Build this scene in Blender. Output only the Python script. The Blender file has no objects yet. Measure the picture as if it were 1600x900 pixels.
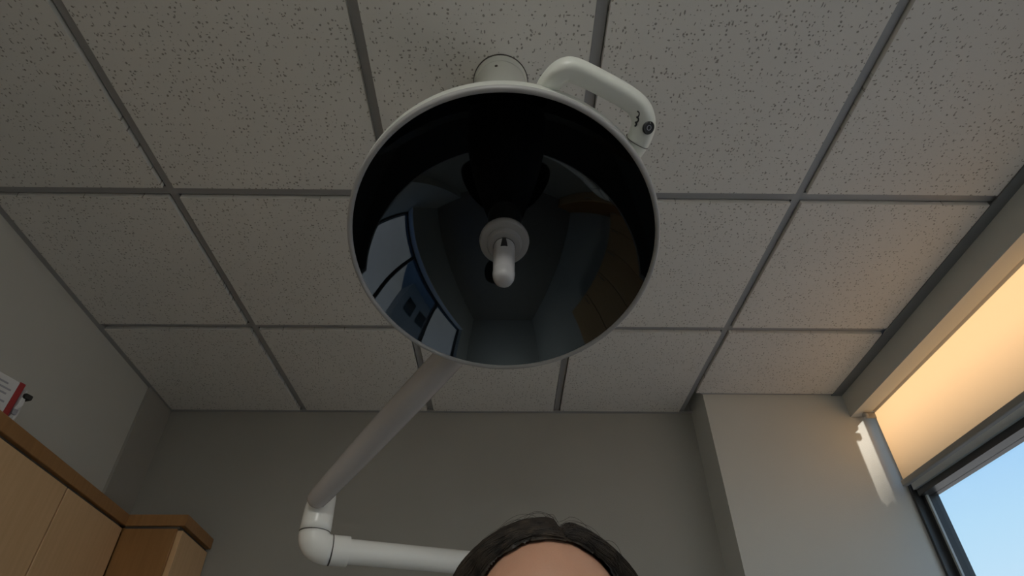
import bpy, bmesh, math, random
from mathutils import Vector, Matrix, noise
random.seed(7)
PI = math.pi
sc = bpy.context.scene
C = sc.collection

# ------------------------------------------------------------------ camera
CZ = 1.396
pit, yaw, rol = .5833, .0155, -.0034
F = Vector((math.sin(yaw)*math.cos(pit), math.cos(yaw)*math.cos(pit), math.sin(pit)))
R0 = F.cross(Vector((0, 0, 1))).normalized(); U0 = R0.cross(F)
R = R0*math.cos(rol)+U0*math.sin(rol); U = U0*math.cos(rol)-R0*math.sin(rol)
cam = bpy.data.cameras.new('camera'); co = bpy.data.objects.new('camera', cam); C.objects.link(co)
cam.sensor_width = 36; cam.lens = 36*840.444/1600; cam.clip_start = .02
cam.shift_y = 150/1600          # the optical axis lies 150 px below the frame centre
co.matrix_world = Matrix(((R.x, U.x, -F.x, 0), (R.y, U.y, -F.y, 0), (R.z, U.z, -F.z, CZ), (0, 0, 0, 1)))
sc.camera = co

# ------------------------------------------------------------------ world, sun, exposure
w = bpy.data.worlds.new('World'); sc.world = w; w.use_nodes = True
nt = w.node_tree; nt.nodes.clear()
def N(t, ty, **k):
    n = t.nodes.new(ty)
    for a, b in k.items(): setattr(n, a, b)
    return n
out = N(nt, 'ShaderNodeOutputWorld'); bg = N(nt, 'ShaderNodeBackground')
tc = N(nt, 'ShaderNodeTexCoord'); sep = N(nt, 'ShaderNodeSeparateXYZ'); ramp = N(nt, 'ShaderNodeValToRGB')
ramp.color_ramp.elements[0].position = 0.0; ramp.color_ramp.elements[0].color = (.74, .90, 1, 1)
ramp.color_ramp.elements[1].position = .85; ramp.color_ramp.elements[1].color = (.12, .32, .90, 1)
e = ramp.color_ramp.elements.new(.25); e.color = (.50, .77, 1, 1)
e = ramp.color_ramp.elements.new(.42); e.color = (.32, .61, 1, 1)
nt.links.new(tc.outputs['Generated'], sep.inputs[0]); nt.links.new(sep.outputs['Z'], ramp.inputs[0])
nt.links.new(ramp.outputs[0], bg.inputs[0]); nt.links.new(bg.outputs[0], out.inputs[0])
bg.inputs[1].default_value = 1.06
sun = bpy.data.lights.new('sun', 'SUN'); sun.energy = 8.9; sun.angle = .026; sun.color = (1, .93, .82)
so = bpy.data.objects.new('sun', sun); C.objects.link(so)
so.rotation_euler = Vector((-.72, .33, -.61)).to_track_quat('-Z', 'Y').to_euler()
sc.view_settings.view_transform = 'Standard'; sc.view_settings.look = 'None'
sc.view_settings.gamma = 1; sc.view_settings.use_curve_mapping = False
sc.view_settings.exposure = 0.0
sc.cycles.use_denoising = True
sc.cycles.max_bounces = 10; sc.cycles.diffuse_bounces = 6; sc.cycles.transparent_max_bounces = 16
sc.cycles.sample_clamp_indirect = 6

# ------------------------------------------------------------------ materials
def mat(name, col, rough=.6, spec=.5, metal=0, var=0, scale=20, bump=0, bscale=200, ior=1.5):
    m = bpy.data.materials.new(name); m.use_nodes = True
    t = m.node_tree; b = t.nodes['Principled BSDF']
    b.inputs['Roughness'].default_value = rough; b.inputs['Metallic'].default_value = metal
    b.inputs['IOR'].default_value = ior; b.inputs['Specular IOR Level'].default_value = spec
    tc = N(t, 'ShaderNodeTexCoord')
    nz = N(t, 'ShaderNodeTexNoise'); nz.inputs['Scale'].default_value = scale; nz.inputs['Detail'].default_value = 4
    t.links.new(tc.outputs['Object'], nz.inputs['Vector'])
    mx = N(t, 'ShaderNodeMixRGB'); c = Vector(col)
    mx.inputs[1].default_value = (*(c*(1-var)), 1); mx.inputs[2].default_value = (*(c*(1+var)), 1)
    t.links.new(nz.outputs[0], mx.inputs[0]); t.links.new(mx.outputs[0], b.inputs['Base Color'])
    if bump:
        n2 = N(t, 'ShaderNodeTexNoise'); n2.inputs['Scale'].default_value = bscale; n2.inputs['Detail'].default_value = 2
        t.links.new(tc.outputs['Object'], n2.inputs['Vector'])
        bp = N(t, 'ShaderNodeBump'); bp.inputs['Strength'].default_value = bump; bp.inputs['Distance'].default_value = .002
        t.links.new(n2.outputs[0], bp.inputs['Height']); t.links.new(bp.outputs[0], b.inputs['Normal'])
    return m
M = {}
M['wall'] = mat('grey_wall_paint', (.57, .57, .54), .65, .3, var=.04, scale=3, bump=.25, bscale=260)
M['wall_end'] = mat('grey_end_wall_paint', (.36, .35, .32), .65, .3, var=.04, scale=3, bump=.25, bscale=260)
M['floor'] = mat('floor_vinyl', (.25, .235, .21), .5, .4, var=.15, scale=9)
M['tee'] = mat('ceiling_grid_metal', (.36, .36, .365), .35, .4, var=.03)
M['edge_trim'] = mat('dark_edge_trim', (.20, .205, .21), .5, .4, var=.03)
M['white'] = mat('white_enamel', (.72, .73, .68), .28, .5, var=.02)
M['white2'] = mat('white_plastic', (.86, .85, .82), .25, .5, var=.02)
M['grey_plastic'] = mat('grey_plastic', (.41, .40, .41), .35, .5, var=.02)
M['arm'] = mat('arm_enamel_shaded', (.40, .37, .36), .18, .8, var=.02)  # arm base darkened; the shade on its underside is put into the colour
M['flange'] = mat('grey_plastic_shaded', (.27, .26, .26), .35, .5, var=.02)  # grey plastic made darker, with the down-facing side's shade in its colour
M['seam'] = mat('dark_seam', (.10, .09, .08), .6, .3)
M['black'] = mat('black_rubber', (.010, .010, .011), .45, .5)
M['glass'] = mat('black_lamp_glass', (.0008, .0008, .001), .03, .5, ior=1.66)
M['glass'].node_tree.nodes['Principled BSDF'].inputs['Specular Tint'].default_value = (.74, .88, 1, 1)
M['frame'] = mat('black_window_aluminium', (.035, .037, .04), .35, .5, metal=0)
M['alu'] = mat('pale_window_bead', (.45, .48, .48), .4, .5)
M['guide'] = mat('white_blind_guide', (.85, .85, .86), .5, .4)
M['hem'] = mat('grey_hem_bar', (.30, .29, .27), .5, .4)
M['skin'] = mat('skin', (.45, .245, .165), .40, .5, var=.10, scale=40, bump=.15, bscale=400)
M['skin'].node_tree.nodes['Principled BSDF'].inputs['Subsurface Weight'].default_value = .15
M['skin'].node_tree.nodes['Principled BSDF'].inputs['Subsurface Radius'].default_value = (.012, .005, .003)
M['eye'] = mat('eye_white', (.75, .73, .70), .15, .5)
M['iris'] = mat('brown_iris', (.06, .03, .015), .15, .5)
M['lips'] = mat('lips', (.42, .16, .13), .4, .5)
M['shirt'] = mat('dark_shirt_cloth', (.05, .055, .07), .9, .2, var=.2, scale=60, bump=.4, bscale=500)
M['red'] = mat('red_print', (.30, .022, .025), .45, .5, var=.15, scale=60)
M['carton'] = mat('white_carton', (.62, .62, .63), .5, .4, var=.06, scale=40)
M['print'] = mat('grey_print', (.33, .33, .37), .6, .3)
M['green'] = mat('green_print', (.05, .10, .03), .6, .3)
M['rim'] = mat('lamp_rim', (.38, .37, .37), .4, .5, var=.02)

def wood(name, c1, c2, seed):
    m = bpy.data.materials.new(name); m.use_nodes = True; t = m.node_tree; b = t.nodes['Principled BSDF']
    b.inputs['Roughness'].default_value = .42
    tc = N(t, 'ShaderNodeTexCoord'); mp = N(t, 'ShaderNodeMapping'); mp.inputs['Scale'].default_value = (26, 26, 1.6)
    mp.inputs['Location'].default_value = (seed, seed*2, 0)
    n1 = N(t, 'ShaderNodeTexNoise'); n1.inputs['Scale'].default_value = 3; n1.inputs['Detail'].default_value = 6
    cr = N(t, 'ShaderNodeValToRGB'); cr.color_ramp.elements[0].position = .3; cr.color_ramp.elements[1].position = .72
    cr.color_ramp.elements[0].color = (*c1, 1); cr.color_ramp.elements[1].color = (*c2, 1)
    t.links.new(tc.outputs['Object'], mp.inputs[0]); t.links.new(mp.outputs[0], n1.inputs[0])
    t.links.new(n1.outputs[0], cr.inputs[0]); t.links.new(cr.outputs[0], b.inputs['Base Color'])
    return m
M['maple'] = wood('maple_door', (.66, .42, .22), (.72, .47, .26), 1)
M['oak'] = wood('honey_edge', (.31, .155, .055), (.37, .19, .07), 4)

def tile_material():
    m = bpy.data.materials.new('fissured_ceiling_tile'); m.use_nodes = True; t = m.node_tree; b = t.nodes['Principled BSDF']
    b.inputs['Roughness'].default_value = .9; b.inputs['Specular IOR Level'].default_value = .15
    g = N(t, 'ShaderNodeNewGeometry')
    # short worm-like fissures: voronoi cells, stretched in a direction that wanders
    nz = N(t, 'ShaderNodeTexNoise'); nz.inputs['Scale'].default_value = 60; nz.inputs['Detail'].default_value = 2
    t.links.new(g.outputs['Position'], nz.inputs['Vector'])
    def holes(scale, thr, keep, stretch, warp, loc):
        mp = N(t, 'ShaderNodeMapping'); mp.inputs['Scale'].default_value = stretch; mp.inputs['Location'].default_value = loc
        t.links.new(g.outputs['Position'], mp.inputs[0])
        ad = N(t, 'ShaderNodeVectorMath', operation='MULTIPLY_ADD'); ad.inputs[1].default_value = (warp, warp, 0)
        t.links.new(nz.outputs['Color'], ad.inputs[0]); t.links.new(mp.outputs[0], ad.inputs[2])
        v = N(t, 'ShaderNodeTexVoronoi', voronoi_dimensions='2D'); v.inputs['Scale'].default_value = scale
        t.links.new(ad.outputs[0], v.inputs['Vector'])
        sp = N(t, 'ShaderNodeSeparateColor'); t.links.new(v.outputs['Color'], sp.inputs[0])
        # radius varies per cell
        r = N(t, 'ShaderNodeMath', operation='MULTIPLY'); r.inputs[1].default_value = thr; t.links.new(sp.outputs[0], r.inputs[0])
        d = N(t, 'ShaderNodeMath', operation='SUBTRACT'); t.links.new(r.outputs[0], d.inputs[0]); t.links.new(v.outputs['Distance'], d.inputs[1])
        k = N(t, 'ShaderNodeMath', operation='MULTIPLY', use_clamp=True); k.inputs[1].default_value = 14; t.links.new(d.outputs[0], k.inputs[0])
        q = N(t, 'ShaderNodeMath', operation='LESS_THAN'); q.inputs[1].default_value = keep; t.links.new(sp.outputs[1], q.inputs[0])
        o = N(t, 'ShaderNodeMath', operation='MULTIPLY'); t.links.new(k.outputs[0], o.inputs[0]); t.links.new(q.outputs[0], o.inputs[1])
        return o
    h1 = holes(105, .32, .42, (1, 1, 1), .006, (0, 0, 0))
    h2 = holes(70, .25, .26, (1.9, .8, 1), .012, (3, 5, 0))
    h3 = holes(70, .23, .24, (.8, 1.9, 1), .012, (7, 2, 0))
    a = N(t, 'ShaderNodeMath', operation='MAXIMUM'); t.links.new(h1.outputs[0], a.inputs[0]); t.links.new(h2.outputs[0], a.inputs[1])
    a2 = N(t, 'ShaderNodeMath', operation='MAXIMUM'); t.links.new(a.outputs[0], a2.inputs[0]); t.links.new(h3.outputs[0], a2.inputs[1])
    n3 = N(t, 'ShaderNodeTexNoise'); n3.inputs['Scale'].default_value = 5; n3.inputs['Detail'].default_value = 3
    t.links.new(g.outputs['Position'], n3.inputs['Vector'])
    base = N(t, 'ShaderNodeMixRGB'); base.inputs[1].default_value = (.73, .71, .675, 1); base.inputs[2].default_value = (.79, .77, .735, 1)
    t.links.new(n3.outputs[0], base.inputs[0])
    mx = N(t, 'ShaderNodeMixRGB'); mx.inputs[2].default_value = (.36, .34, .31, 1)
    t.links.new(a2.outputs[0], mx.inputs[0]); t.links.new(base.outputs[0], mx.inputs[1]); t.links.new(mx.outputs[0], b.inputs['Base Color'])
    iv = N(t, 'ShaderNodeMath', operation='SUBTRACT'); iv.inputs[0].default_value = 1; t.links.new(a2.outputs[0], iv.inputs[1])
    bp = N(t, 'ShaderNodeBump'); bp.inputs['Strength'].default_value = .5; bp.inputs['Distance'].default_value = .0015
    t.links.new(iv.outputs[0], bp.inputs['Height']); t.links.new(bp.outputs[0], b.inputs['Normal'])
    return m
M['tile'] = tile_material()

def pane_material():
    m = bpy.data.materials.new('window_glass'); m.use_nodes = True; t = m.node_tree; t.nodes.clear()
    o = N(t, 'ShaderNodeOutputMaterial'); mx = N(t, 'ShaderNodeMixShader'); tr = N(t, 'ShaderNodeBsdfTransparent')
    gl = N(t, 'ShaderNodeBsdfGlossy'); gl.inputs['Roughness'].default_value = .01
    tr.inputs[0].default_value = (.97, .98, .98, 1)
    mx.inputs[0].default_value = .05; t.links.new(tr.outputs[0], mx.inputs[1]); t.links.new(gl.outputs[0], mx.inputs[2]); t.links.new(mx.outputs[0], o.inputs[0])
    return m
M['pane'] = pane_material()

def fabric_material():
    m = bpy.data.materials.new('amber_blind_fabric'); m.use_nodes = True; t = m.node_tree; t.nodes.clear()
    o = N(t, 'ShaderNodeOutputMaterial'); mx = N(t, 'ShaderNodeMixShader'); tl = N(t, 'ShaderNodeBsdfTranslucent'); df = N(t, 'ShaderNodeBsdfDiffuse')
    tc = N(t, 'ShaderNodeTexCoord'); mp = N(t, 'ShaderNodeMapping'); mp.inputs['Scale'].default_value = (900, 900, 900)
    nz = N(t, 'ShaderNodeTexNoise'); nz.inputs['Scale'].default_value = 1
    t.links.new(tc.outputs['Object'], mp.inputs[0]); t.links.new(mp.outputs[0], nz.inputs[0])
    c = N(t, 'ShaderNodeMixRGB'); c.inputs[1].default_value = (.80, .48, .24, 1); c.inputs[2].default_value = (.90, .56, .29, 1)
    t.links.new(nz.outputs[0], c.inputs[0])
    t.links.new(c.outputs[0], tl.inputs[0]); df.inputs[0].default_value = (.62, .50, .36, 1); mx.inputs[0].default_value = .4
    t.links.new(tl.outputs[0], mx.inputs[1]); t.links.new(df.outputs[0], mx.inputs[2]); t.links.new(mx.outputs[0], o.inputs[0])
    return m
M['fabric'] = fabric_material()

def hair_material():
    m = bpy.data.materials.new('brown_hair'); m.use_nodes = True; t = m.node_tree; b = t.nodes['Principled BSDF']
    tc = N(t, 'ShaderNodeTexCoord'); nz = N(t, 'ShaderNodeTexNoise'); nz.inputs['Scale'].default_value = 90; nz.inputs['Detail'].default_value = 3
    cr = N(t, 'ShaderNodeValToRGB'); cr.color_ramp.elements[0].color = (.006, .004, .003, 1); cr.color_ramp.elements[1].color = (.040, .028, .019, 1)
    cr.color_ramp.elements[0].position = .35; cr.color_ramp.elements[1].position = .75
    t.links.new(tc.outputs['Object'], nz.inputs[0]); t.links.new(nz.outputs[0], cr.inputs[0]); t.links.new(cr.outputs[0], b.inputs['Base Color'])
    b.inputs['Roughness'].default_value = .55; b.inputs['Specular IOR Level'].default_value = .3
    return m
M['hair'] = hair_material()

# ------------------------------------------------------------------ helpers
def obj(name, bm, m, parent=None, smooth=False, loc=None):
    """bm in world coordinates; stored relative to loc (or to the parent's location)."""
    bmesh.ops.recalc_face_normals(bm, faces=bm.faces[:])
    me = bpy.data.meshes.new(name)
    root = Vector((0, 0, 0)); p = parent
    while p is not None: root += p.location; p = p.parent
    off = Vector(loc) if loc is not None else root
    bmesh.ops.translate(bm, verts=bm.verts[:], vec=-off)
    bm.to_mesh(me); bm.free()
    if smooth:
        for f in me.polygons: f.use_smooth = True
    o = bpy.data.objects.new(name, me); C.objects.link(o)
    me.materials.append(M[m] if isinstance(m, str) else m)
    if parent: o.parent = parent
    o.location = off-root
    return o
def tag(o, label=None, cat=None, group=None, kind=None):
    if label: o['label'] = label
    if cat: o['category'] = cat
    if group: o['group'] = group
    if kind: o['kind'] = kind
    return o
def thing(name, loc, label, cat, group=None):
    o = bpy.data.objects.new(name, None); C.objects.link(o); o.location = loc; o.empty_display_size = .05
    return tag(o, label, cat, group)
def sharp(o, ang=35):
    me = o.data
    for f in me.polygons: f.use_smooth = True
    me.set_sharp_from_angle(angle=math.radians(ang))
    return o
def box(bm, a, b, tf=None, bev=0):
    vs = []
    for z in (a[2], b[2]):
        for x, y in ((a[0], a[1]), (b[0], a[1]), (b[0], b[1]), (a[0], b[1])):
            p = Vector((x, y, z)); vs.append(bm.verts.new(tf(p) if tf else p))
    fs = [(0, 3, 2, 1), (4, 5, 6, 7), (0, 1, 5, 4), (1, 2, 6, 5), (2, 3, 7, 6), (3, 0, 4, 7)]
    F_ = [bm.faces.new([vs[i] for i in f]) for f in fs]
    if bev:
        ed = {e for f in F_ for e in f.edges}
        bmesh.ops.bevel(bm, geom=list(ed), offset=bev, segments=2, affect='EDGES', profile=.5)
    return bm
def boxbm(a, b, tf=None, bev=0): return box(bmesh.new(), a, b, tf, bev)
def prism(pts, z0, z1):
    bm = bmesh.new(); lo = [bm.verts.new((x, y, z0)) for x, y in pts]; hi = [bm.verts.new((x, y, z1)) for x, y in pts]
    n = len(pts); bm.faces.new(lo[::-1]); bm.faces.new(hi)
    for i in range(n): bm.faces.new((lo[i], lo[(i+1) % n], hi[(i+1) % n], hi[i]))
    return bm
def lathe(prof, tf, seg=64, bm=None):
    bm = bm or bmesh.new(); rings = []
    for r, z in prof:
        if r < 1e-6: rings.append([bm.verts.new(tf(Vector((0, 0, z))))])
        else: rings.append([bm.verts.new(tf(Vector((r*math.cos(2*PI*k/seg), r*math.sin(2*PI*k/seg), z)))) for k in range(seg)])
    for A, B in zip(rings, rings[1:]):
        for k in range(seg):
            q = [A[k % len(A)], A[(k+1) % seg % len(A)], B[(k+1) % seg % len(B)], B[k % len(B)]]
            u = []
            for v in q:
                if v not in u: u.append(v)
            if len(u) > 2: bm.faces.new(u)
    return bm
def catmull(pts, n):
    P = [Vector(p) for p in pts]; P = [2*P[0]-P[1]]+P+[2*P[-1]-P[-2]]; o = []
    for i in range(1, len(P)-2):
        for k in range(n):
            t = k/n; a, b, c, d = P[i-1:i+3]
            o.append(.5*((2*b)+(c-a)*t+(2*a-5*b+4*c-d)*t*t+(3*b-a-3*c+d)*t**3))
    o.append(P[-2]); return o
def sweep(path, rad, seg=24, bm=None, rx=1, ry=1, power=2, up=None, cap=True):
    bm = bm or bmesh.new(); path = [Vector(p) for p in path]; n = len(path); rings = []
    u = None
    for i, p in enumerate(path):
        t = (path[min(i+1, n-1)]-path[max(i-1, 0)]).normalized()
        if u is None:
            u = Vector(up) if up else (Vector((0, 0, 1)) if abs(t.z) < .9 else Vector((1, 0, 0)))
        u = (u-t*u.dot(t)).normalized(); s = t.cross(u)
        r = rad[i] if isinstance(rad, (list, tuple)) else rad
        ring = []
        for k in range(seg):
            a = 2*PI*k/seg; ca, sa = math.cos(a), math.sin(a)
            x = math.copysign(abs(ca)**(2/power), ca)*rx; y = math.copysign(abs(sa)**(2/power), sa)*ry
            ring.append(bm.verts.new(p+(s*x+u*y)*r))
        rings.append(ring)
    for A, B in zip(rings, rings[1:]):
        for k in range(seg): bm.faces.new((A[k], A[(k+1) % seg], B[(k+1) % seg], B[k]))
    if cap: bm.faces.new(rings[0][::-1]); bm.faces.new(rings[-1])
    return bm
def biggest(bm, n=1):
    left = set(bm.verts); isl = []
    while left:
        st = [left.pop()]; cur = list(st)
        while st:
            v = st.pop()
            for e in v.link_edges:
                q = e.other_vert(v)
                if q in left: left.discard(q); st.append(q); cur.append(q)
        isl.append(cur)
    isl.sort(key=len, reverse=True)
    for i in isl[n:]: bmesh.ops.delete(bm, geom=i, context='VERTS')
    return bm
def axis_tf(origin, direction):
    q = Vector(direction).normalized().to_track_quat('Z', 'Y').to_matrix(); o = Vector(origin)
    return lambda p: o+q @ p

# ------------------------------------------------------------------ frames of the two side walls
RO, RS = (1.557, 2.085), .070        # right wall plane meets pilaster here; leans by RS per metre
RL = math.hypot(1, RS)
def rt(p):   # local: x = along wall from the pilaster toward the viewer, y = outward, z
    a, b = p.x, p.y
    return Vector((RO[0]+(-RS*a+b)/RL, RO[1]+(-a-RS*b)/RL, p.z))
LO, LS = (-1.622, 2.262), .0855
LL = math.hypot(1, LS)
def lt(p):   # local: x = along wall toward the viewer, y = into the room
    a, b = p.x, p.y
    return Vector((LO[0]+(LS*a+b)/LL, LO[1]+(-a+LS*b)/LL, p.z))
CO, CS = (-1.400, 1.962), .150       # cabinet front line
CL = math.hypot(1, CS)
def ct(p):
    a, b = p.x, p.y
    return Vector((CO[0]+(CS*a+b)/CL, CO[1]+(-a+CS*b)/CL, p.z))
ZC = 2.7204
NEAR = -2.1
YB = 2.262

# ------------------------------------------------------------------ room shell
tag(obj('floor', boxbm((-2.2, NEAR-.1, -.1), (1.74, YB+.15, 0)), 'floor'), kind='structure')
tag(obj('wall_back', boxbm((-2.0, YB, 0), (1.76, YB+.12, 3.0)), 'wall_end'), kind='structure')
tag(obj('wall_front', boxbm((-2.0, NEAR-.12, 0), (1.46, NEAR, 3.0)), 'wall'), kind='structure')
tag(obj('wall_left', boxbm((-.2, -.14, 0), (4.6, 0, 3.0), lt), 'wall'), kind='structure')
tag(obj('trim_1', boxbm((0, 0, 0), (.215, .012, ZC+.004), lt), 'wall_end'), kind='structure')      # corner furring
tag(obj('wall_pilaster', boxbm((.912, 2.085, 0), (1.755, YB+.02, 2.94)), 'wall'), kind='structure')
HZ = 2.602; SZ = .86; WA = 3.55
WZ = HZ+.22           # the glass runs up behind the room-side lintel
for nm, zt, b0, b1 in (('wall_right', HZ, 0, .072), ('wall_right_outer', WZ, .072, .205)):
    bm = prism([(0, 0), (4.6, 0), (4.6, 3), (0, 3), (0, zt), (WA, zt), (WA, SZ), (0, SZ)], b0, b1)
    for v in bm.verts: v.co = rt(Vector((v.co.x, v.co.z, v.co.y)))
    tag(obj(nm, bm, 'wall'), kind='structure')
# plenum above the tiles
tag(obj('ceiling_deck', boxbm((-2.0, NEAR-.1, 2.95), (1.50, YB+.12, 3.05)), 'wall'), kind='structure')

# sunlit paving far below outside the window
M['paving'] = mat('outdoor_paving', (.40, .37, .32), .9, .2, var=.25, scale=.6)
tag(obj('ground', boxbm((2.6, -40, -3.4), (70, 60, -3.2)), 'paving'), kind='structure')

# added unseen block outside; its top edge keeps the sun off the lower panes
nb = thing('added_sun_block', (11.2, -3.15, -3.2), 'added pale masonry block, unseen outside the window, that shades the panes from the sun', 'building')
for k_ in ('label', 'category'): del nb[k_]
tag(nb, kind='structure')
obj('wall', boxbm((9, -5.4, -3.2), (13.5, -.9, 8.42)), mat('masonry', (.42, .38, .33), .85, .2, var=.1, scale=2), nb)
obj('sun_block_tower', boxbm((9, -5.4, 8.52), (9.6, -2.66, 9.0)), mat('sun_block_masonry', (.40, .36, .32), .85, .2, var=.1, scale=2), nb)  # added upper block, keeps the sun off the blinds nearer the viewer
obj('sun_block_edge', boxbm((8.9, -5.5, 8.42), (13.6, -.8, 8.52)), 'tee', nb)
for zi in range(4):
    for yi in range(2):
        y_, z_ = -4.9+yi*1.95, -1.9+zi*2.7
        f_ = obj('window', boxbm((8.95, y_, z_), (9.0, y_+1.3, z_+1.5)), 'frame', nb)
        obj('pane', boxbm((8.94, y_+.06, z_+.06), (8.952, y_+1.24, z_+1.44)), 'glass', f_)

# ------------------------------------------------------------------ ceiling
T = .6096
X0, Y0 = -.9688, 1.0076
ceiling = bpy.data.objects.new('ceiling', None); C.objects.link(ceiling); ceiling.location = (0, 0, ZC); tag(ceiling, kind='structure')
ys = [YB]+[Y0+T*k for k in (1, 0, -1, -2, -3, -4)]+[NEAR]
def colx(k, row):   # k 0..3 inner main tees
    x = X0+k*T
    if row >= 2:
        if k == 1: x = -.334
        if k == 2: x = .207
    return x
def xleft(y): return LO[0]+LS*(LO[1]-y)
def xtrim(y): return 1.508-.062*(2.085-y)
FW = .0121        # half the tee flange
DROP = .008
rnd = random.Random(3)
def ceiling_tile(poly, tilt, name='ceiling_tile', drop=DROP):
    cx = sum(p[0] for p in poly)/4; cy = sum(p[1] for p in poly)/4
    bm = prism(poly, ZC-.003 if drop == DROP else ZC-.003-drop, ZC+.02)
    for v in bm.verts: v.co.z += (v.co.x-cx)*tilt[0]+(v.co.y-cy)*tilt[1]
    return obj(name, bm, 'tile', ceiling, loc=(cx, cy, ZC))
g = FW+.0045
for r in range(len(ys)-1):
    y1, y0 = ys[r], ys[r+1]
    if y1-y0 < .06: continue
    for k in range(-1, 4):
        ya, yb = y0+g, y1-g
        if y1 > 2.2 or r == 0: yb = y1-.022
        la = colx(k, r)+g if k >= 0 else None; ra = colx(k+1, r)-g if k < 3 else None
        if r >= 2 and k == 0: ra = colx(1, r)-.0130
        poly = [(la if la is not None else xleft(ya)+.024, ya), (ra if ra is not None else xtrim(ya)-.002, ya),
                (ra if ra is not None else xtrim(yb)-.002, yb), (la if la is not None else xleft(yb)+.024, yb)]
        if r in (0, 1) and y1 > 2.1 and k == 3:
            poly[2] = (poly[2][0], 2.070); poly[3] = (poly[3][0], 2.070)
        tl = (rnd.uniform(-.004, .004), rnd.uniform(-.004, .004))
        if r == 5 and k == 1: continue       # the light fitting sits in this bay
        if r >= 2 and k == 1: ceiling_tile(poly, (0, 0), drop=.013)
        else: ceiling_tile(poly, tl)
# tees: main runners along the room, cross tees between them
def tee(a, b, wa=FW, z=ZC+.0095, name='grid_tee'):
    a = Vector(a); b = Vector(b); d = (b-a).normalized(); s = Vector((-d.y, d.x))*wa
    L_ = (b-a).length; m = (a+b)/2; sd = Vector((-d.y, d.x))
    bm = prism([(-wa, 0), (wa, 0), (wa, .0015), (.002, .0015), (.002, .03), (-.002, .03), (-.002, .0015), (-wa, .0015)], -L_/2, L_/2)
    for v in bm.verts: x, y, q = v.co; v.co = (*(m+d*q+sd*x), z+y)
    return obj(name, bm, 'tee', ceiling, loc=(m.x, m.y, z))
for k in (0, 3): tee((X0+k*T, NEAR), (X0+k*T, YB-.003 if k == 0 else YB-.003))
for k in (1, 2):
    tee((colx(k, 0), Y0-FW), (colx(k, 0), YB-.003)); tee((colx(k, 2), NEAR), (colx(k, 2), Y0-FW))
for r in range(1, len(ys)-1):
    y = ys[r]
    if y > 2.2: continue
    row = r if r >= 2 else r
    e_ = [xleft(y)+.01]+[colx(k, r if r > 2 else 0) for k in range(4)]+[xtrim(y)+.01]
    for a, b in zip(e_, e_[1:]): tee((a, y), (b, y), z=ZC+.0098)
# wall angles
def angle(poly, name='wall_angle', m='tee', z=ZC+.0035):
    cx = sum(p[0] for p in poly)/len(poly); cy = sum(p[1] for p in poly)/len(poly)
    return obj(name, prism(poly, z-.0035, z+.0015), m, ceiling, loc=(cx, cy, z))
angle([(xleft(NEAR), NEAR), (xleft(NEAR)+.026, NEAR), (xleft(YB)+.026, YB), (xleft(YB), YB)], z=ZC+.003)
angle([(xleft(YB)+.02, YB-.022), (.912, YB-.022), (.912, YB), (xleft(YB)+.02, YB)], z=ZC+.003)
angle([(.90, 2.068), (1.52, 2.068), (1.52, 2.085), (.90, 2.085)], z=ZC+.003)
angle([(xtrim(NEAR), NEAR), (1.557-RS*(2.085-NEAR)+.004, NEAR), (1.561, 2.085), (xtrim(2.085), 2.085)], 'edge_trim', 'edge_trim', z=ZC-.002)

# recessed light fitting in the ceiling bay behind the viewer
M['diffuser'] = mat('lit_diffuser', (.8, .8, .78), .5)
b_ = M['diffuser'].node_tree.nodes['Principled BSDF']
b_.inputs['Emission Color'].default_value = (1, 1, .93, 1); b_.inputs['Emission Strength'].default_value = 32
fx = thing('ceiling_light', (-.0635, (ys[5]+ys[6])/2, ZC), 'square recessed ceiling light behind the viewer', 'ceiling light')
fa, fb_ = (colx(1, 5)+FW, ys[6]+FW), (colx(2, 5)-FW, ys[5]-FW)
bm = bmesh.new(); W_ = .03
ring = [[bm.verts.new((x, y, z)) for x, y in ((fa[0]+o, fa[1]+o), (fb_[0]-o, fa[1]+o), (fb_[0]-o, fb_[1]-o), (fa[0]+o, fb_[1]-o))] for o, z in ((0, ZC+.002), (0, ZC-.006), (W_, ZC-.006), (W_, ZC+.002))]
for i in range(4):
    A, Bq = ring[i], ring[(i+1) % 4]
    for k in range(4): bm.faces.new((A[k], A[(k+1) % 4], Bq[(k+1) % 4], Bq[k]))
obj('frame', bm, 'white2', fx)
obj('diffuser', boxbm((fa[0]+W_, fa[1]+W_, ZC-.003), (fb_[0]-W_, fb_[1]-W_, ZC+.003)), 'diffuser', fx)

# ------------------------------------------------------------------ window in the right wall
B0, B1 = .118, .20      # frame depth, measured outward
win = bpy.data.objects.new('window_1', None); C.objects.link(win); win.location = rt(Vector((0, B0, SZ))); tag(win, kind='structure')
def wpart(name, a, b, m='frame', bev=0): return obj(name, boxbm(a, b, rt, bev), m, win)
FWD = .030
wpart('frame_jamb', (0, B0+.032, SZ), (FWD+.004, B1, WZ)); wpart('jamb_stop', (0, B0, SZ), (.012, B0+.032, WZ)); wpart('frame_jamb', (WA-FWD, B0, SZ), (WA, B1, WZ))
wpart('frame_head', (FWD, B0, WZ-.05), (WA-FWD, B1, WZ)); wpart('frame_sill', (FWD, B0, SZ), (WA-FWD, B1, SZ+.06))
TZ0, TZ1 = 2.214, 2.272
mull = (1.16, 2.36)
edges = [FWD]+[v for m_ in mull for v in (m_-.032, m_+.032)]+[WA-FWD]
for m_ in mull: wpart('mullion', (m_-.032, B0, SZ+.06), (m_+.032, B1, WZ-.05))
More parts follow.
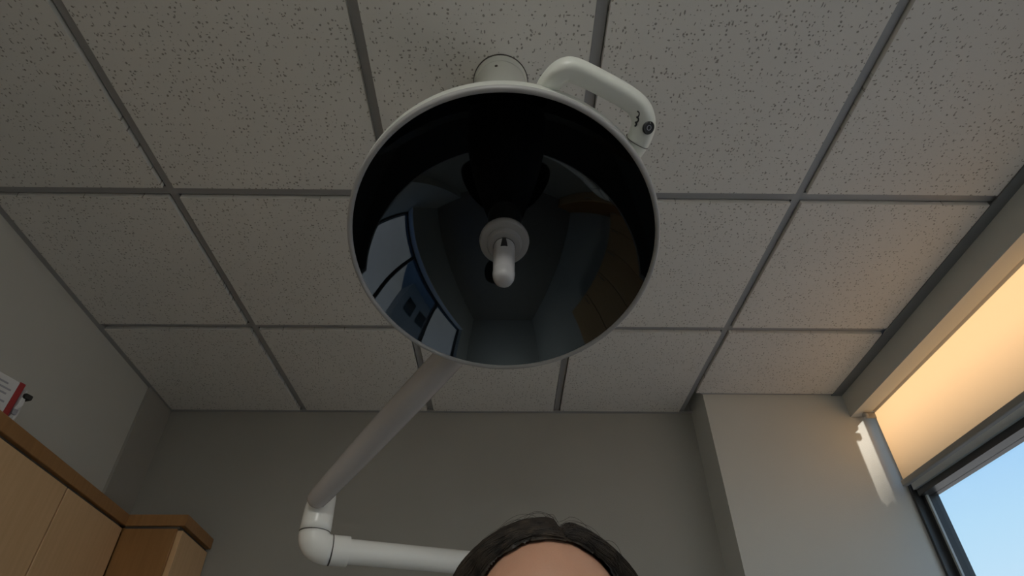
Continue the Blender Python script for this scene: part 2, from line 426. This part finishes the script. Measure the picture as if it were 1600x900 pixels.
for i in range(0, 6, 2):
    a0, a1 = edges[i], edges[i+1]
    wpart('transom', (a0, B0+.008, TZ0), (a1, B1, TZ1))
    wpart('transom_bead', (a0, B0-.004, 2.240), (a1, B0+.05, TZ1+.004), 'alu')
    for z0, z1 in ((SZ+.06, TZ0), (TZ1+.004, WZ-.05)):
        wpart('pane', (a0, B1-.030, z0), (a1, B1-.024, z1), 'pane')
    wpart('glazing_bead', (a0, B0+.03, SZ+.06), (a0+.010, B0+.038, TZ0), 'alu')
wpart('window_sill', (-.0, .0-.03, SZ-.0), (WA, B0, SZ+.022), 'white2', .004)

# ------------------------------------------------------------------ roller blind
def roller_blind(a0, a1, zb, label):
    bl = thing('roller_blind', rt(Vector(((a0+a1)/2, .08, zb))), label, 'blind', 'roller blinds in the window')
    fb = .084
    bm = bmesh.new(); nx, nz = 40, 12; vs = []
    for i in range(nx+1):
        for j in range(nz+1):
            u, v = i/nx, j/nz
            b_ = fb+.0015*math.sin(u*9+v*2)*v
            vs.append(bm.verts.new(rt(Vector((a0+.004+(a1-a0-.008)*u, b_, HZ+.035+(zb+.02-HZ-.035)*v)))))
    for i in range(nx):
        for j in range(nz):
            k = i*(nz+1)+j; bm.faces.new((vs[k], vs[k+1], vs[k+nz+2], vs[k+nz+1]))
    f = obj('fabric', bm, 'fabric', bl, True)
    obj('hem_bar', boxbm((a0, fb-.011, zb), (a1, fb+.011, zb+.026), rt, .005), 'hem', bl)
    tube = sweep([rt(Vector((a0+.004, fb+.019, HZ+.035))), rt(Vector((a1-.004, fb+.019, HZ+.035)))], .019, 20)
    obj('roller_tube', tube, 'hem', bl, True)
    for a in (a0+.001, a1-.009):
        bk = obj('bracket', boxbm((a, fb-.042, HZ-.030), (a+.008, fb+.030, HZ), rt, .003), 'hem', bl)
        bm = lathe([(0, 0), (.012, 0), (.013, .004), (.010, .010), (0, .011)], axis_tf(rt(Vector((a+.004, fb-.040, HZ-.014))), (-.9, -.3, -.3)), 20)
        obj('bracket_cap', bm, 'tee', bk, True)
    return bl
roller_blind(.034, 1.154, 2.252, 'amber roller blind half lowered over the window beside the pilaster')
roller_blind(1.170, 2.350, 2.252, 'second amber roller blind from the pilaster, over the middle window pane')
roller_blind(2.370, 3.520, 2.252, 'third amber roller blind from the pilaster, over the window behind the viewer')

# ------------------------------------------------------------------ cabinets along the left wall
ZT, ZM = 2.098, 2.056
def wall_cabinet(a0, a1, label, doors):
    c = thing('wall_cabinet', ct(Vector(((a0+a1)/2, -.1, 1.36))), label, 'cabinet', 'wall cabinets on the left wall')
    obj('body', boxbm((a0, -.165, 1.36), (a1, -.024, 2.054), ct), 'oak', c)
    obj('cornice', boxbm((a0, -.165, ZM), (a1, .004, ZT), ct, .002), 'oak', c)
    obj('shadow_gap', boxbm((a0, -.160, 2.046), (a1, -.012, ZM), ct), 'seam', c)
    for d0, d1 in doors:
        d = obj('door', boxbm((d0+.0040, -.022, 1.37), (d1-.0040, 0, 2.044), ct, .0012), 'maple', c)
        obj('door_gap', boxbm((d1-.006, -.0239, 1.372), (d1+.006, -.0225, 2.044), ct), 'seam', c)
        hx = d0+.05
        bm = sweep(catmull([ct(Vector((hx, 0, 1.42))), ct(Vector((hx, .028, 1.43))), ct(Vector((hx, .03, 1.47))), ct(Vector((hx, .028, 1.51))), ct(Vector((hx, 0, 1.52)))], 6), .005, 10)
        obj('handle', bm, 'tee', d, True)
    return c
wall_cabinet(.004, .392, 'light wood wall cabinet next to the projecting corner cabinet', [(.004, .392)])
wall_cabinet(.392, 1.20, 'light wood wall cabinet under the red and white pack', [(.392, .796), (.796, 1.20)])
wall_cabinet(1.20, 2.0, 'light wood wall cabinet nearest the viewer, left of the frame', [(1.20, 1.60), (1.60, 2.0)])
# deeper, tall corner cabinet
tc_ = thing('tall_cabinet', (-1.37, 2.11, 0), 'tall projecting wood corner cabinet with dark side against the back wall', 'cabinet')
DX = -1.186; SL = .140
def tcx(p):   # p.x along depth (y from side panel), p.y outwards from front line
    return Vector((DX-SL*p.x*1.0+p.y, 1.972+p.x, p.z))
Ld = YB-1.972-.004
obj('body', prism([(-1.585, 1.974), (DX-.022, 1.974), (DX-.022-SL*Ld, 1.972+Ld), (-1.597, 1.972+Ld)], .0, 2.052), 'oak', tc_)
obj('side_panel', boxbm((-1.402, 1.964, .0), (DX-.020, 1.974, 2.046), None, .001), 'oak', tc_)
bm = boxbm((.001, -.020, .10), (Ld-.004, 0, 2.042), tcx, .0015)
d = obj('door', bm, 'maple', tc_)
obj('door_gap', boxbm((0, -.0218, .1), (Ld-.01, -.0205, 2.05), tcx), 'seam', tc_)
obj('handle', sweep(catmull([tcx(Vector((.05, 0, 1.00))), tcx(Vector((.05, .03, 1.01))), tcx(Vector((.05, .03, 1.11))), tcx(Vector((.05, 0, 1.12)))], 6), .005, 10), 'tee', d, True)
obj('shadow_gap', prism([(-1.40, 1.970), (DX-.012, 1.970), (DX-.012-SL*Ld, 1.972+Ld), (-1.40, 1.972+Ld)], 2.046, ZM), 'seam', tc_)
obj('cornice', prism([(-1.596, 1.960), (-1.402, 1.960), (DX+.008, 1.960), (DX+.008-SL*Ld, 1.972+Ld), (-1.600, 1.972+Ld)], ZM+.0002, ZT), 'oak', tc_)

# carton on top of the wall cabinets
cart = thing('supply_pack', (-1.37, 1.28, ZT), 'white and red supply pack standing on the wall cabinet', 'pack')
an = math.radians(-14)
def pt(p):
    x = p.x*math.cos(an)-p.y*math.sin(an); y = p.x*math.sin(an)+p.y*math.cos(an)
    return Vector((-1.352+x, 1.285+y, ZT+p.z))
obj('body', boxbm((-.075, -.09, 0), (0, .0, .135), pt, .004), 'carton', cart)
obj('red_band', boxbm((-.0745, -.014, .001), (.0015, .0022, .136), pt, .002), 'red', cart)
for k, (z, l) in enumerate(((.112, .036), (.098, .05), (.084, .044), (.062, .05), (.048, .03))):
    obj('print_line', boxbm((.0002, -.074, z), (.0010, -.074+l, z+.005), pt), 'print', cart)
obj('green_print', boxbm((.0012, -.010, .004), (.0021, .001, .026), pt), 'green', cart)
bm = bmesh.new(); rr = random.Random(5)
sl = []
for j in range(9):       # crumpled clear bag at the far side
    z = .125*j/8
    sl.append([Vector((-.06+.058*(math.cos(t)+1)/2*1+rr.uniform(-.003, .003), .003+.030*(1-.25*j/8)*(math.sin(t)+1)/2+rr.uniform(-.003, .003), z)) for t in [2*PI*q/14 for q in range(14)]])
rv = [[bm.verts.new(pt(p)) for p in s_] for s_ in sl]
for A, Bq in zip(rv, rv[1:]):
    for k in range(14): bm.faces.new((A[k], A[(k+1) % 14], Bq[(k+1) % 14], Bq[k]))
bm.faces.new(rv[0][::-1]); bm.faces.new(rv[-1])
obj('bag', bm, 'carton', cart)
obj('black_clip', boxbm((-.03, .012, .100), (.004, .034, .116), pt, .004), 'black', cart)
obj('bag_print', boxbm((-.004, .006, .045), (.0015, .018, .062), pt, .002), 'print', cart)

# ------------------------------------------------------------------ examination lamp
cL = Vector((-.003, .693, 2.136)); ezL = Vector((.0054, .2176, .976)).normalized()
exL = (Vector((1, 0, 0))-ezL*ezL.x).normalized(); eyL = ezL.cross(exL)
def hd(p): return cL+exL*p.x+eyL*p.y+ezL*p.z
lamp = thing('examination_lamp', (.20, 2.262, 1.77), 'white surgical examination lamp with large black dish on a jointed arm', 'lamp')
# head
head = sharp(obj('lamp_shell', lathe([(.2745, .001), (.2815, .004), (.2815, .026), (.276, .036), (.262, .056), (.238, .088), (.20, .122), (.15, .150), (.10, .166), (.055, .172), (.052, .180), (.050, .195), (0, .195)], hd, 128), 'white', lamp), 30)
sharp(obj('rim', lathe([(.2722, .004), (.2728, -.001), (.2748, -.0036), (.2785, -.0042), (.2808, -.0026), (.2820, .001), (.2820, .004), (.2755, .006), (.2722, .004)], hd, 128), 'rim', lamp), 60)
prof = []
DD = .150            # depth of the black dish
Rs = (.2735**2+DD**2)/(2*DD)
for i in range(33):
    r = .2735*(1-i/32); prof.append((r, DD-(Rs-math.sqrt(Rs*Rs-r*r))))
obj('dish_glass', lathe(prof, hd, 128), 'glass', lamp, True)
sharp(obj('handle_hub', lathe([(.034, DD+.004), (.034, .054)], hd, 48), 'black', lamp), 35)
fl = sharp(obj('handle_flange', lathe([(.0, .0565), (.046, .056), (.0475, .0505), (.0465, .044), (.0445, .0415), (.0335, .0405), (.0325, .034), (.030, .030), (.0, .030)], hd, 64), 'flange', lamp), 35)
pin = obj('sterile_handle', lathe([(0, .031), (.0198, .031), (.0200, .026), (.0196, -.020), (.0192, -.058), (.0196, -.060), (.0197, -.064), (.0188, -.074), (.0160, -.0815), (.011, -.0855), (.005, -.087), (0, -.0872)], hd, 48), 'grey_plastic', lamp, True)
sharp(pin, 40)
obj('seam_ring', lathe([(.0195, .0265), (.0208, .0265), (.0208, .0278), (.0195, .0278)], hd, 48), 'black', pin)
bm = bmesh.new()
vs = [bm.verts.new(hd(Vector(p))) for p in ((-.0030, -.0196, .027), (.0030, -.0196, .027), (.0062, -.0190, -.001), (-.0062, -.0190, -.001),
                                            (-.0030, -.0215, .027), (.0030, -.0215, .027), (.0062, -.0208, -.001), (-.0062, -.0208, -.001))]
for f in ((0, 1, 2, 3), (7, 6, 5, 4), (0, 4, 5, 1), (1, 5, 6, 2), (2, 6, 7, 3), (3, 7, 4, 0)): bm.faces.new([vs[i] for i in f])
obj('release_latch', bm, 'black', pin)
# side grab handle
hz = .030
hp = [(.062, -.262, .046), (.0685, -.276, .036), (.083, -.292, hz), (.103, -.2955, hz), (.147, -.2785, hz), (.187, -.260, hz), (.209, -.245, hz), (.2205, -.224, hz), (.2195, -.204, hz), (.211, -.182, hz+.004), (.206, -.172, .046)]
pth = [hd(p) for p in catmull(hp, 6)]
gh = obj('grab_handle', sweep(pth, [.0160+.0035*min(1, max(0, (i-34)/10)) for i in range(len(pth))], 24, rx=1, ry=1.0, power=2.7, up=ezL), 'white', lamp, True)
pp = Vector((.2195, -.2170, hz))
fdir = Vector((.30, -.25, -1)).normalized()
fd = (exL*fdir.x+eyL*fdir.y+ezL*fdir.z)
tb = axis_tf(hd(pp)+fd*.0186, fd)
bt = sharp(obj('power_button', lathe([(0, 0), (.0095, 0), (.0097, .003), (.0086, .0042), (.0074, .0034), (.0066, .0034), (0, .004)], tb, 32), 'black', gh), 40)
obj('button_mark', lathe([(.0030, .0036), (.0030, .0043), (.0038, .0043), (.0038, .0036)], tb, 20), 'print', bt)
# seam round the handle leg and small dark symbols
t0 = hd(Vector((.2155, -.1945, hz))); td = (hd(Vector((.209, -.180, hz)))-hd(Vector((.2195, -.204, hz)))).normalized()
obj('handle_seam', sweep([t0, t0+td*.0010], .0198, 24, rx=1, ry=1, power=2.7, up=ezL), 'seam', gh)
for k, (x, y, l) in enumerate(((.2045, -.2400, .0046), (.2055, -.2320, .0036), (.2040, -.2255, .0028))):
    q = Vector((x, y, hz-.0145))
    ar = [hd(q+Vector((math.cos(a)*l*.8, math.sin(a)*l, -.001))) for a in [-1.7+i*.55 for i in range(7)]]
    obj('symbol', sweep(ar, .0014, 8), 'black', gh, True)
# link from the head up to the arm knuckle
KN = Vector((-.094, .9896, 2.169)); A0 = Vector((-.4845, 1.324, 1.908))
hub = hd(Vector((0, 0, .195)))
obj('head_link', sweep(catmull([hub-ezL*.01, hub+ezL*.035, hub+ezL*.055+Vector((-.02, .07, .005)), KN+Vector((.03, -.05, .10)), KN+Vector((0, 0, .03)), KN], 8), .022, 24), 'white2', lamp, True)
obj('head_knuckle', lathe([(0, -.045), (.036, -.042), (.042, -.034), (.042, .034), (.036, .042), (0, .045)], axis_tf(KN, (0, 0, 1)), 40), 'white2', lamp, True)
ad = (KN-A0).normalized()
ap = [A0-ad*.012, A0-ad*.006, A0+ad*.004]+[A0.lerp(KN, t) for t in (.05, .3, .6, .9, .98)]
obj('spring_arm', sweep(ap, [.014, .021, .0255, .0275, .0320, .0350, .0352, .034], 32), 'arm', lamp, True)
# fork standing on the elbow, behind the lower end of the arm
EX, EY, EZ = -.487, 1.372, 1.800
def fk(p): return Vector((EX+p.x, EY+p.y, p.z))
bm = bmesh.new(); seg = 32; rings = []
for z, r, cut in ((EZ+.040, .0385, 0), (EZ+.062, .0385, 0), (EZ+.085, .038, 0), (EZ+.105, .037, .0), (EZ+.135, .035, .006), (EZ+.160, .030, .012), (EZ+.178, .021, .018), (EZ+.184, .008, .022)):
    rings.append([bm.verts.new(fk(Vector((r*math.cos(2*PI*k/seg), cut+r*math.sin(2*PI*k/seg)*(1-cut*12), z)))) for k in range(seg)])
for A, Bq in zip(rings, rings[1:]):
    for k in range(seg): bm.faces.new((A[k], A[(k+1) % seg], Bq[(k+1) % seg], Bq[k]))
bm.faces.new(rings[0][::-1]); bm.faces.new(rings[-1])
obj('fork', bm, 'white2', lamp, True)
obj('fork_seam', lathe([(.036, -.001), (.0391, -.001), (.0391, .001), (.036, .001)], axis_tf((EX, EY, EZ+.041), (0, 0, 1)), 40), 'seam', lamp)
TE = Vector((.205, 1.690, 1.822)); td = (TE-Vector((EX, EY, EZ))).normalized()
E0 = Vector((EX, EY, EZ))
arc = [Vector((EX, EY, EZ+.040))]+[None]*9
a1 = E0+Vector((0, 0, .040)); a2 = E0+td*.045
arc = [a1*(1-t)**2+E0*2*t*(1-t)+a2*t*t for t in [i/10 for i in range(11)]]
obj('elbow', sweep(arc, .0388, 32, up=(0, 1, 0)), 'white2', lamp, True)
obj('elbow_seam', sweep([a2, a2+td*.0022], .0392, 32), 'seam', lamp)
sharp(obj('collar', sweep([a2+td*.0022, a2+td*.045], .0388, 32), 'white2', lamp), 40)
sharp(obj('extension_tube', sweep([a2+td*.04, TE-td*.02], .0325, 32), 'white2', lamp), 40)
# pivot and wall arm (hidden behind the person in the photograph)
sharp(obj('pivot', lathe([(0, -.075), (.040, -.075), (.046, -.068), (.046, .046), (.040, .052), (0, .052)], axis_tf(TE, (0, 0, 1)), 40), 'white2', lamp), 40)
WP = Vector((.205, YB, 1.775))
sharp(obj('wall_tube', sweep([Vector((TE.x, TE.y+.03, 1.775)), WP-Vector((0, .03, 0))], .034, 32), 'white2', lamp), 40)
sharp(obj('wall_plate', boxbm((WP.x-.07, YB-.033, WP.z-.13), (WP.x+.07, YB-.001, WP.z+.13), None, .008), 'white2', lamp), 40)

# ------------------------------------------------------------------ round ceiling canopy above the lamp
can = thing('ceiling_canopy', (-.014, .677, 2.49), 'short round white column fixed to the ceiling tile above the lamp', 'ceiling mount')
zb_ = ZC-.0168
cz = axis_tf((-.014, .677, zb_), (0, 0, -1))
cb = sharp(obj('column', lathe([(.056, 0), (.0600, .018), (.0612, .023), (.0612, .205), (.058, .212), (0, .213)], cz, 64), 'white', can), 40)
sharp(obj('escutcheon', lathe([(.0, 0), (.0635, 0), (.0640, .004), (.0632, .017), (.0618, .021), (.055, .021)], cz, 64), 'white', can), 40)
obj('shadow_ring', lathe([(.06, -.0006), (.0656, -.0006), (.0652, .0014), (.06, .0014)], cz, 64), 'seam', can)
sp_ = Vector((-.0235, .677-.0612, zb_-.044))
obj('set_screw', lathe([(0, 0), (.0035, 0), (.0035, .0014), (.002, .0016), (.002, .0008), (0, .0008)], axis_tf(sp_+Vector((0, .001, 0)), (-.15, -1, 0)), 16), 'seam', can)

# ------------------------------------------------------------------ person
HC = Vector((.036, .515, 1.4465))
HYAW = math.radians(3)
def ht(p):
    x = p.x*math.cos(HYAW)-p.y*math.sin(HYAW); y = p.x*math.sin(HYAW)+p.y*math.cos(HYAW)
    return HC+Vector((x, y, p.z))
def gs(d, c, s): return math.exp(-((d[0]-c[0])**2/s[0]**2+(d[2]-c[1])**2/s[1]**2))
def headshape(d, ears=True):
    x, y, z = d.x*.0765, d.y*.096, d.z*.114
    if d.z < 0:
        k = -d.z; x *= 1-.30*k*k; y = y*(1-.12*k) if d.y < 0 else y*(1-.45*k)
    if d.z > 0: x *= 1+.03*d.z*(1-d.z)*4
    if d.y < -.2:
        f = min(1, (-d.y-.2)/.4)
        y += f*(.010*gs(d, (.36, -.02), (.19, .11))+.010*gs(d, (-.36, -.02), (.19, .11)))         # sockets
        y -= f*(.004*gs(d, (.30, .17), (.28, .07))+.004*gs(d, (-.30, .17), (.28, .07)))            # brows
        y -= f*.024*gs(d, (0, -.33), (.12, .10)); y -= f*.012*gs(d, (0, -.15), (.085, .20))       # nose
        y -= f*.006*gs(d, (0, -.60), (.22, .055)); y += f*.004*gs(d, (0, -.66), (.20, .015))      # mouth
        y -= f*.010*gs(d, (0, -.90), (.25, .14))                                                   # chin
        y -= f*(.004*gs(d, (.5, -.32), (.2, .2))+.004*gs(d, (-.5, -.32), (.2, .2)))
    return Vector((x, y, z))
def build_person():
    per = thing('person', (HC.x, HC.y+.03, 0), 'person with dark parted hair standing below the lamp, only forehead and hair in view', 'person')
    # head
    bm = bmesh.new(); bmesh.ops.create_icosphere(bm, subdivisions=6, radius=1)
    for v in bm.verts: v.co = ht(headshape(v.co.normalized()))
    for s in (-1, 1):      # ears
        sub = bmesh.ops.create_uvsphere(bm, u_segments=20, v_segments=14, radius=1)
        for v in sub['verts']:
            q = v.co.copy(); dn = .35*max(0, 1-((q.y-.1)**2+(q.z-.1)**2)*2.2)
            v.co = ht(Vector((s*(.077+.008*q.x*(1)-.006*dn), .012+.018*q.y+.006*q.z, -.006+.031*q.z)))
    me = bpy.data.meshes.new('h'); bm.to_mesh(me); bm.free(); ho = bpy.data.objects.new('h', me); C.objects.link(ho)
    # body skeleton
    V = []; E = []; Rr = []
    def add(p, r, par=None):
        V.append(p); Rr.append(r); i = len(V)-1
        if par is not None: E.append((par, i))
        return i
    X, Y = HC.x, HC.y+.035
    pel = add((X, Y, .84), (.150, .105)); wst = add((X, Y, .98), (.128, .095), pel); rib = add((X, Y, 1.10), (.142, .105), wst)
    chs = add((X, Y+.004, 1.20), (.145, .098), rib); nb = add((X, Y+.012, 1.285), (.062, .058), chs); nk = add((X, Y+.004, 1.335), (.050, .052), nb); add((X, Y-.012, 1.40), (.050, .055), nk)
    for s in (-1, 1):
        sh = add((X+s*.150, Y+.008, 1.245), (.052, .052), chs); el = add((X+s*.195, Y+.03, .985), (.039, .039), sh)
        wr = add((X+s*.205, Y-.03, .765), (.026, .024), el); pm = add((X+s*.203, Y-.045, .705), (.030, .018), wr)
        for k, (dy, ln) in enumerate(((-.026, .062), (-.009, .074), (.009, .070), (.024, .054))):
            k1 = add((X+s*.203, Y-.048+dy, .66), (.0095, .0095), pm); k2 = add((X+s*.198, Y-.052+dy, .66-ln*.5), (.0085, .0085), k1); add((X+s*.188, Y-.054+dy, .66-ln*.95), (.0075, .0075), k2)
        th = add((X+s*.196, Y-.080, .700), (.0105, .0105), pm); add((X+s*.186, Y-.098, .665), (.009, .009), th)
        hp_ = add((X+s*.085, Y, .78), (.088, .090), pel); kn = add((X+s*.092, Y-.012, .44), (.056, .058), hp_); an_ = add((X+s*.095, Y+.02, .085), (.038, .042), kn)
        hl = add((X+s*.097, Y+.01, .035), (.036, .034), an_); add((X+s*.108, Y-.13, .028), (.040, .026), hl)
    me = bpy.data.meshes.new('b'); me.from_pydata(V, E, []); bo = bpy.data.objects.new('b', me); C.objects.link(bo)
    sk = bo.modifiers.new('s', 'SKIN'); sk.use_smooth_shade = True
    for i, sv in enumerate(me.skin_vertices[0].data): sv.radius = Rr[i]; sv.use_root = (i == 0)
    ss = bo.modifiers.new('u', 'SUBSURF'); ss.levels = 2; ss.render_levels = 2
    dg = bpy.context.evaluated_depsgraph_get(); dg.update()
    be = bpy.data.meshes.new_from_object(bo.evaluated_get(dg))
    bm = bmesh.new(); bm.from_mesh(be); bm.from_mesh(ho.data)
    me2 = bpy.data.meshes.new('person_body'); bm.to_mesh(me2); bm.free()
    po = bpy.data.objects.new('tmp', me2); C.objects.link(po)
    rm = po.modifiers.new('r', 'REMESH'); rm.mode = 'VOXEL'; rm.voxel_size = .005; rm.use_smooth_shade = True
    sm = po.modifiers.new('sm', 'SMOOTH'); sm.factor = .5; sm.iterations = 4
    dg = bpy.context.evaluated_depsgraph_get(); dg.update()
    fin = bpy.data.meshes.new_from_object(po.evaluated_get(dg))
    for o in (ho, bo, po): bpy.data.objects.remove(o)
    bm = bmesh.new(); bm.from_mesh(fin); biggest(bm)
    body = obj('body', bm, 'skin', per, True)
    # clothes: copies of the body surface pushed outward, cut at neckline, cuffs, waist and ankles
    def cloth(name, keep, push, m):
        b2 = bmesh.new(); b2.from_mesh(body.data)
        b2.normal_update()
        b2.verts.ensure_lookup_table()
        dele = [v for v in b2.verts if not keep(v.co+per.location)]
        bmesh.ops.delete(b2, geom=dele, context='VERTS')
        biggest(b2)
        for v in b2.verts: v.co += v.normal*push
        bmesh.ops.translate(b2, verts=b2.verts[:], vec=per.location)
        return obj(name, b2, m, per, True)
    Yc = HC.y+.035
    cloth('shirt', lambda p: .80 < p.z < 1.275+.25*abs(p.x-HC.x)*.2-.25*max(0, Yc-p.y-.03) and not (abs(p.x-HC.x) > .165 and p.z < 1.02), .008, 'shirt')
    cloth('trousers', lambda p: .09 < p.z < .84 and abs(p.x-HC.x) < .172, .006, M['black'])
    cloth('shoe', lambda p: p.z < .085 and p.x < HC.x, .005, M['black']); cloth('shoe', lambda p: p.z < .085 and p.x > HC.x, .005, M['black'])
    # eyes and lips
    for s in (-1, 1):
        p0 = Vector((s*.0305, -.0735, -.003))
        ey = obj('eye', lathe([(.0115*math.sin(a), -.0115*math.cos(a)) for a in [PI*i/16 for i in range(17)]], axis_tf(ht(p0), (0, -1, 0)), 24), 'eye', per, True)
        obj('iris', lathe([(0, .0119), (.0045, .0112), (.0056, .0104)], axis_tf(ht(p0), (0, -1, 0)), 24), 'iris', ey, True)
    # hair ------------------------------------------------------------
    def hairline(az):      # lowest elevation (d.z) of hair for azimuth az, 0 = straight ahead
        a = abs(az)
        pts = ((0, .79), (.35, .775), (.7, .70), (1.0, .53), (1.25, .25), (1.5, .06), (1.8, -.20), (2.2, -.50), (PI, -.62))
        for (x0, y0), (x1, y1) in zip(pts, pts[1:]):
            if a <= x1: t = (a-x0)/(x1-x0); t = t*t*(3-2*t); return y0+(y1-y0)*t
        return -.62
    PARTX = .012
    def thick(d):
        az = math.atan2(d.x, -d.y); e_ = d.z-hairline(az)
        t = max(0, min(1, e_/.16))
        h = .0030+.0075*t**.7
        P = headshape(d)
        if d.y < .3: h -= .0075*math.exp(-((P.x-PARTX)/.0042)**2)*min(1, t*1.5)
        sidefull = .0075*min(1, abs(P.x)/.06)**2*t
        return h+sidefull
    bm = bmesh.new(); bmesh.ops.create_icosphere(bm, subdivisions=7, radius=1)
    kill = []
    for v in bm.verts:
        d = v.co.normalized()
        az = math.atan2(d.x, -d.y)
        if d.z < hairline(az)-.015: kill.append(v)
    bmesh.ops.delete(bm, geom=kill, context='VERTS')
    for v in bm.verts:
        d = v.co.normalized(); P = headshape(d)
        # strands run from the part line back and down: ridges across that direction
        q = d.y*26+abs(d.x)*9
        rid = noise.noise(Vector((q*2.2, (1 if d.x > .1 else -1)*7, d.z*1.5)))*.0012
        nrm = Vector((d.x/.0765, d.y/.096, d.z/.114)).normalized()
        v.co = ht(P+nrm*(thick(d)+rid))
    hair = obj('hair', bm, 'hair', per, True)
    # bun at the back of the head
    bm = bmesh.new(); bmesh.ops.create_icosphere(bm, subdivisions=4, radius=1)
    for v in bm.verts:
        d = v.co.normalized(); v.co = ht(Vector((.040*d.x, .118+.034*d.y, .000+.040*d.z)))+d*.003*noise.noise(d*6)
    obj('bun', bm, 'hair', hair, True)
    # loose strands: thin triangular tubes lying on the hair and flying off it
    bm = bmesh.new(); rr = random.Random(11)
    def surf(d, off):
        d = d.normalized(); return ht(headshape(d)+Vector((d.x/.0765, d.y/.096, d.z/.114)).normalized()*(thick(d)+off))
    for i in range(3200):
        s = rr.choice((-1, 1)); y0 = rr.uniform(-.66, .4)
        x0 = PARTX/.0765+s*rr.uniform(.01, .16)
        if x0*x0+y0*y0 > .95: continue
        z0 = math.sqrt(1-x0*x0-y0*y0); d = Vector((x0, y0, z0)); pts = []; off = rr.uniform(-.0002, .0016)
        back = rr.uniform(.42, .75)
        n_ = rr.randint(10, 22)
        for k in range(n_):
            az = math.atan2(d.x, -d.y)
            if d.z < hairline(az)+.004: break
            pts.append(surf(d, off))
            d = (d+Vector((s*.07, .05*back*(1.2-abs(d.x)), -.03-.05*abs(d.x)))).normalized()
        if len(pts) > 3: sweep(pts, [.00055*(1-.6*k/len(pts)) for k in range(len(pts))], 3, bm, cap=False)
    # flyaways above the crown
    for i in range(26):
        x0 = rr.uniform(-.35, .55); y0 = rr.uniform(-.35, .1); d = Vector((x0, y0, math.sqrt(max(.05, 1-x0*x0-y0*y0))))
        s = rr.choice((-1, 1)); hgt = rr.uniform(.002, .010); ln = rr.uniform(.2, .55); pts = []
        for k in range(12):
            t = k/11; pts.append(surf(d+Vector((s*ln*t, .1*t, -.1*t*t)), hgt*math.sin(PI*t**.8)+.0005))
        sweep(pts, [.00016]*12, 3, bm, cap=False)
    tag(obj('hair_strands', bm, 'hair', hair, True), kind='stuff')
    return per
build_person()
